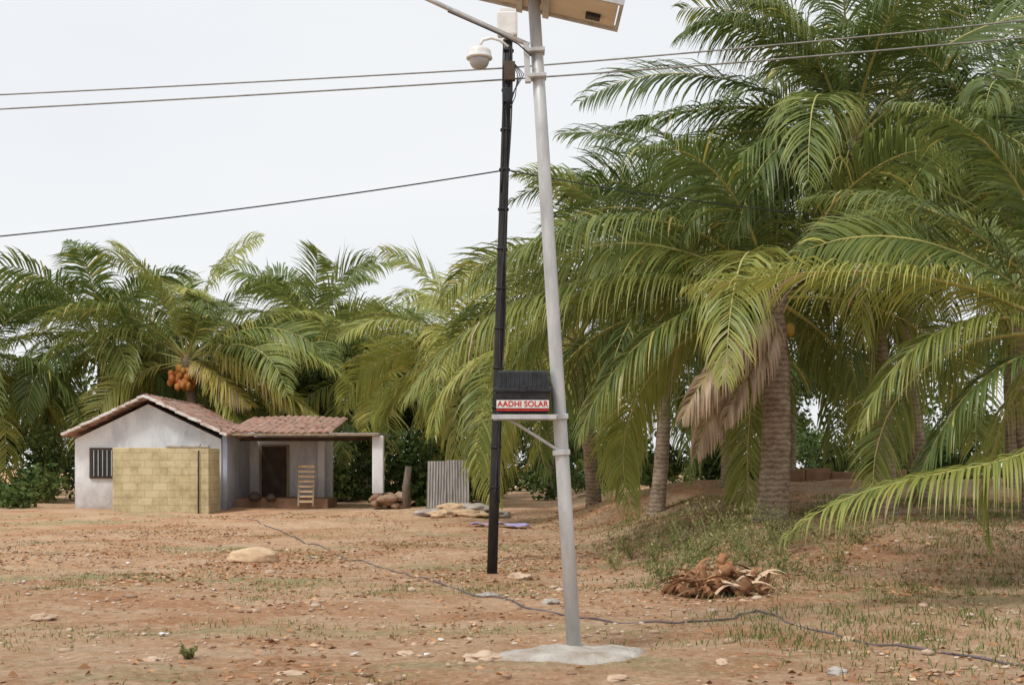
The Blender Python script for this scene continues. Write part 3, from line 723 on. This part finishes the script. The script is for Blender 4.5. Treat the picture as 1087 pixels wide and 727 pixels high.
for i, (x, y, sx, sy, sz) in enumerate(((-.21, 9.45, .17, .12, .05), (2.35, 8.85, .09, .07, .04), (-2.75, 9.4, .11, .08, .035), (-1.6, 8.9, .1, .07, .03), (.75, 8.7, .1, .08, .03), (-.3, 14.6, .2, .13, .06), (.1, 16.8, .16, .12, .07), (2.9, 10.6, .1, .07, .04), (.42, 13.4, .12, .1, .05), (-.85, 9.9, .07, .05, .03), (-4.6, 12, .12, .09, .05), (1.6, 9.3, .07, .05, .03))):
    lump('rock', x, y, (sx, sy, sz), M_rockg if i in (1, 5, 8) else M_rock, i*3+1, .45, .3, sz*.35, i)
for i, (x, y, z, l, r_) in enumerate(((-1.9, 31.2, 0, .55, .1), (-1.2, 31.0, 0, .6, -.2), (-.55, 31.3, 0, .5, .3), (-1.5, 31.3, .14, .5, .4), (-.95, 31.2, .15, .45, -.3), (-1.75, 30.7, 0, .35, .9))):
    o = lump('cement_sack', x, y, (l, .3, .13), M_sack if i % 2 else M_rockg, i*2, .3, .5, -z, r_)
V = []; n1, n2 = 30, 6
for j in range(n2+1):
    for i in range(n1+1):
        x = -.95+1.35*i/n1; y = 27.6+.5*j/n2+.1*math.sin(i*.5); V.append((x, y, gz(x, y)+.08+.045*noise.noise(Vector((x*6, y*6, 0)))))
mesh_np('tarpaulin', V, [(j*(n1+1)+i, j*(n1+1)+i+1, (j+1)*(n1+1)+i+1, (j+1)*(n1+1)+i) for j in range(n2) for i in range(n1)], None, [M_tarp], None, True)

# heap of coconut husks and dry frond butts
acc = Acc()
Vq, Fq = QS6
for i in range(40):
    a = random.random()*6.28; rr = random.random()**.6
    x = 2.42+math.cos(a)*rr*.6; y = 14.1+math.sin(a)*rr*.4; h = .42*(1-rr)*random.random()
    s = np.array([random.uniform(.07, .14), random.uniform(.05, .09), random.uniform(.04, .09)])
    b = random.random()*3; c_, s_ = math.cos(b), math.sin(b)
    P = Vq*s*(1+.2*np.sin(Vq[:, :1]*9+i)+.12*rng.normal(size=(len(Vq), 1))); P = np.stack([P[:, 0]*c_-P[:, 2]*s_, P[:, 1], P[:, 0]*s_+P[:, 2]*c_], 1)
    acc.add(P+np.array([x, y, gz(x, y)+.05+h]), Fq, random.choice([.0, .0, .1, .25]), 0)
for i in range(150):
    a = random.uniform(-.5, 3.6); x = 2.42+random.uniform(-.5, .5); y = 14.1+random.uniform(-.4, .3); l = random.uniform(.15, .6)
    el = random.uniform(.0, 1.1); p = np.array([x, y, gz(x, y)+.04+random.random()*.22]); d = np.array([math.cos(a)*math.cos(el), -.3*abs(math.sin(a)), math.sin(el)])*l
    K = 5; V = []
    for j in range(K+1):
        q = j/K; c = p+d*q+np.array([0, 0, -.6*l*q*q]); w = .022*(1-q*.7)
        V += [c+np.array([-w*math.sin(a), w*math.cos(a), w*.5]), c-np.array([-w*math.sin(a), w*math.cos(a), w*.5])]
    acc.add(V, [(2*j, 2*j+1, 2*j+3, 2*j+2) for j in range(K)], random.choice([.0, .1, .25, .5, .85, .9]), 0)
acc.obj('coconut_husk_heap', [M_litter])

# leaf litter
def scatter_xy(n, x0, x1, y0, y1, f, sc=.5):
    out = []
    while len(out) < n:
        y = y0+(y1-y0)*random.random(); x = random.uniform(x0, x1)
        if abs(x) > y*.46+1.5: continue
        if random.random() < f(x, y): out.append((x, y))
    return out
def lit(x, y):
    v = .12+1.5*noise.noise(Vector((x*.35, y*.30, 7)))+.8*noise.noise(Vector((x*1.3, y*1.3, 2)))
    v += .7*math.exp(-((y-19)/4.0)**2)*(1 if x > -5 else .4)
    if y < 13: v *= .55
    return max(.02, min(1, v))*.8
pts = scatter_xy(26000, -14, 14, 7.5, 33, lit)
V = []; A = []
for x, y in pts:
    z = gz(x, y)+.006; s = random.uniform(.008, .038); a = random.random()*6.28; l = s*random.uniform(1, 3.2)
    ux, uy = math.cos(a)*l, math.sin(a)*l; vx, vy = -math.sin(a)*s*.5, math.cos(a)*s*.5
    t1 = random.uniform(0, .5)*s; t2 = random.uniform(0, .9)*s
    V += [(x-ux*.5, y-uy*.5, z+t1), (x+vx, y+vy, z+t2+.004), (x+ux*.5, y+uy*.5, z+t1*.5), (x-vx, y-vy, z)]
    t = random.random(); A += [t*.62 if random.random() < .93 else .7+.25*t]*4
mesh_np('leaf_litter', V, np.arange(len(V)).reshape(-1, 4), A, [M_litter])
acc = Acc(); Vq, Fq = quad_sphere(2)
for x, y in scatter_xy(4800, -10, 10, 7.5, 26, lambda x, y: .3+.8*noise.noise(Vector((x*.6, y*.6, 30)))):
    s = random.uniform(.006, .024)*(1 if random.random() < .94 else 2.2)
    acc.add(Vq*np.array([s*random.uniform(.8, 1.6), s, s*.65])*(1+.15*rng.normal(size=(len(Vq), 1)))+np.array([x, y, gz(x, y)+s*.25]), Fq, random.random()*.9)
acc.obj('gravel', [M_stone])
acc = Acc()
for x, y in scatter_xy(26, -7, 7, 8, 22, lambda x, y: 1):
    s = random.uniform(.015, .045); a = random.random()*3
    c_, s_ = math.cos(a)*s, math.sin(a)*s
    z = gz(x, y)+.01
    V = [(x+(i-1)*c_-(j-1)*s_*.7, y+(i-1)*s_+(j-1)*c_*.7, z+random.random()*s*.6) for j in range(3) for i in range(3)]
    acc.add(V, [(0, 1, 4, 3), (1, 2, 5, 4), (3, 4, 7, 6), (4, 5, 8, 7)], 0)
acc.obj('paper_scraps', [M_white])

# grass and weeds
def blades(acc, x, y, nb, h, spread, tint, w=.008, lean=.6):
    for _ in range(nb):
        a = random.random()*6.28; px = x+random.gauss(0, spread); py = y+random.gauss(0, spread); pz = gz(px, py)-.01
        hh = h*random.uniform(.5, 1.2); le = lean*random.uniform(.2, 1.2)*hh; b = random.random()*6.28
        wx, wy = math.cos(b)*w, math.sin(b)*w; V = []
        for j, (q, ww) in enumerate(((0, 1), (.5, .85), (1, .1))):
            cx = px+math.cos(a)*le*q*q; cy = py+math.sin(a)*le*q*q; cz = pz+hh*(q-.25*q*q*lean)
            V += [(cx-wx*ww, cy-wy*ww, cz), (cx+wx*ww, cy+wy*ww, cz)]
        acc.add(V, [(0, 1, 3, 2), (2, 3, 5, 4)], min(1, max(0, random.gauss(tint, .18))))
acc = Acc()
def gr(x, y):
    v = .0+1.4*noise.noise(Vector((x*.5, y*.5, 17)))
    if x > 1.0 and y > 10.5: v += .8*ss(1.0, 2.5, x)
    v += .9*math.exp(-((y-15.6)/.8)**2)*(1 if -3.5 < x < 1.5 else 0)
    if x > 2 and y < 11: v += .45
    if y > 27: v -= .3
    return max(0.01, min(1, v))
for x, y in scatter_xy(3800, -9, 10, 8, 27, gr):
    blades(acc, x, y, 9, random.uniform(.025, .10)*(1.3 if x > 1.5 else .8), .12, .42 if x > .5 else .62, w=.006)
acc.obj('grass', [M_grass])
def weed(x, y, h, tint):
    acc = Acc()
    for s in range(11):
        a = random.random()*6.28; l = h*random.uniform(.4, 1.1); p = np.array([x, y, gz(x, y)]); sp = random.uniform(.4, 1.2); d = np.array([math.cos(a)*sp, math.sin(a)*sp, 1])*l
        K = 6; V = []
        for j in range(K+1):
            q = j/K; c = p+d*q; w = .004; V += [c+np.array([w, 0, 0]), c-np.array([w, 0, 0])]
        acc.add(V, [(2*j, 2*j+1, 2*j+3, 2*j+2) for j in range(K)], tint)
        cs = [p+d*q for q in (.35, .5, .65, .8, .95)]
        leaves(acc, cs, [(h*.15,)*3]*5, 26, .04, tint)
    return acc.obj('weed_plant', [M_grass])
for x, y, h in ((2.5, 17.0, .6), (3.0, 16.6, .8), (3.3, 17.4, .7), (2.1, 18.0, .5), (3.7, 17.0, .6), (2.75, 15.9, .45), (1.9, 15.4, .3), (4.3, 16.2, .5), (3.3, 18.6, .6), (1.5, 17.6, .35), (4.9, 17.4, .4), (2.9, 17.9, .7), (2.3, 16.3, .5), (3.9, 18.0, .6), (2.6, 19.2, .5), (1.9, 19.5, .4), (3.4, 15.4, .35), (2.7, 17.4, .6), (3.2, 16.2, .5), (-2.55, 9.65, .12)):
    weed(x, y, h, random.uniform(.4, .7))

# ------------------------------------------------------------------ light, sky, camera
el, az = math.radians(55), (-.55, -.65)
k = math.cos(el)/math.hypot(*az)
tosun = Vector((az[0]*k, az[1]*k, math.sin(el)))
sl = bpy.data.lights.new('sun', 'SUN'); sl.energy = 2.1; sl.angle = math.radians(11); sl.color = (1, .965, .90)
so = bpy.data.objects.new('sun', sl); so.rotation_euler = tosun.to_track_quat('Z', 'Y').to_euler(); so.location = (0, 0, 30); COL.objects.link(so)
w = bpy.data.worlds.new('World'); scene.world = w; w.use_nodes = True; nt = w.node_tree
bg = nt.nodes['Background']; sky = nt.nodes.new('ShaderNodeTexSky'); sky.sky_type = 'NISHITA'; sky.sun_disc = False
sky.sun_elevation = el; sky.sun_rotation = math.atan2(tosun.x, tosun.y) % (2*math.pi); sky.dust_density = 3
tc = nt.nodes.new('ShaderNodeTexCoord'); nn = nt.nodes.new('ShaderNodeTexNoise'); nn.inputs['Scale'].default_value = 2.2; nn.inputs['Detail'].default_value = 5
mp = nt.nodes.new('ShaderNodeMapping'); mp.inputs['Scale'].default_value = (1, 1, 3)
nt.links.new(tc.outputs['Generated'], mp.inputs['Vector']); nt.links.new(mp.outputs[0], nn.inputs['Vector'])
cr = nt.nodes.new('ShaderNodeValToRGB'); cr.color_ramp.elements[0].position = .3; cr.color_ramp.elements[0].color = (8.5, 8.7, 9.0, 1)
cr.color_ramp.elements[1].position = .7; cr.color_ramp.elements[1].color = (9.2, 9.25, 9.3, 1)
nt.links.new(nn.outputs['Fac'], cr.inputs['Fac'])
mx = nt.nodes.new('ShaderNodeMixRGB'); mx.inputs[0].default_value = .9
nt.links.new(sky.outputs[0], mx.inputs[1]); nt.links.new(cr.outputs[0], mx.inputs[2]); nt.links.new(mx.outputs[0], bg.inputs['Color'])
bg.inputs['Strength'].default_value = .108
cam = bpy.data.cameras.new('camera'); co = bpy.data.objects.new('camera', cam); COL.objects.link(co)
co.location = (0, 0, 1.5); co.rotation_euler = (math.radians(90), 0, 0)
cam.sensor_width = 36; cam.lens = 43.05; cam.shift_y = .121; cam.clip_end = 3000
scene.camera = co
scene.view_settings.view_transform = 'Standard'; scene.view_settings.look = 'None'; scene.view_settings.exposure = 0
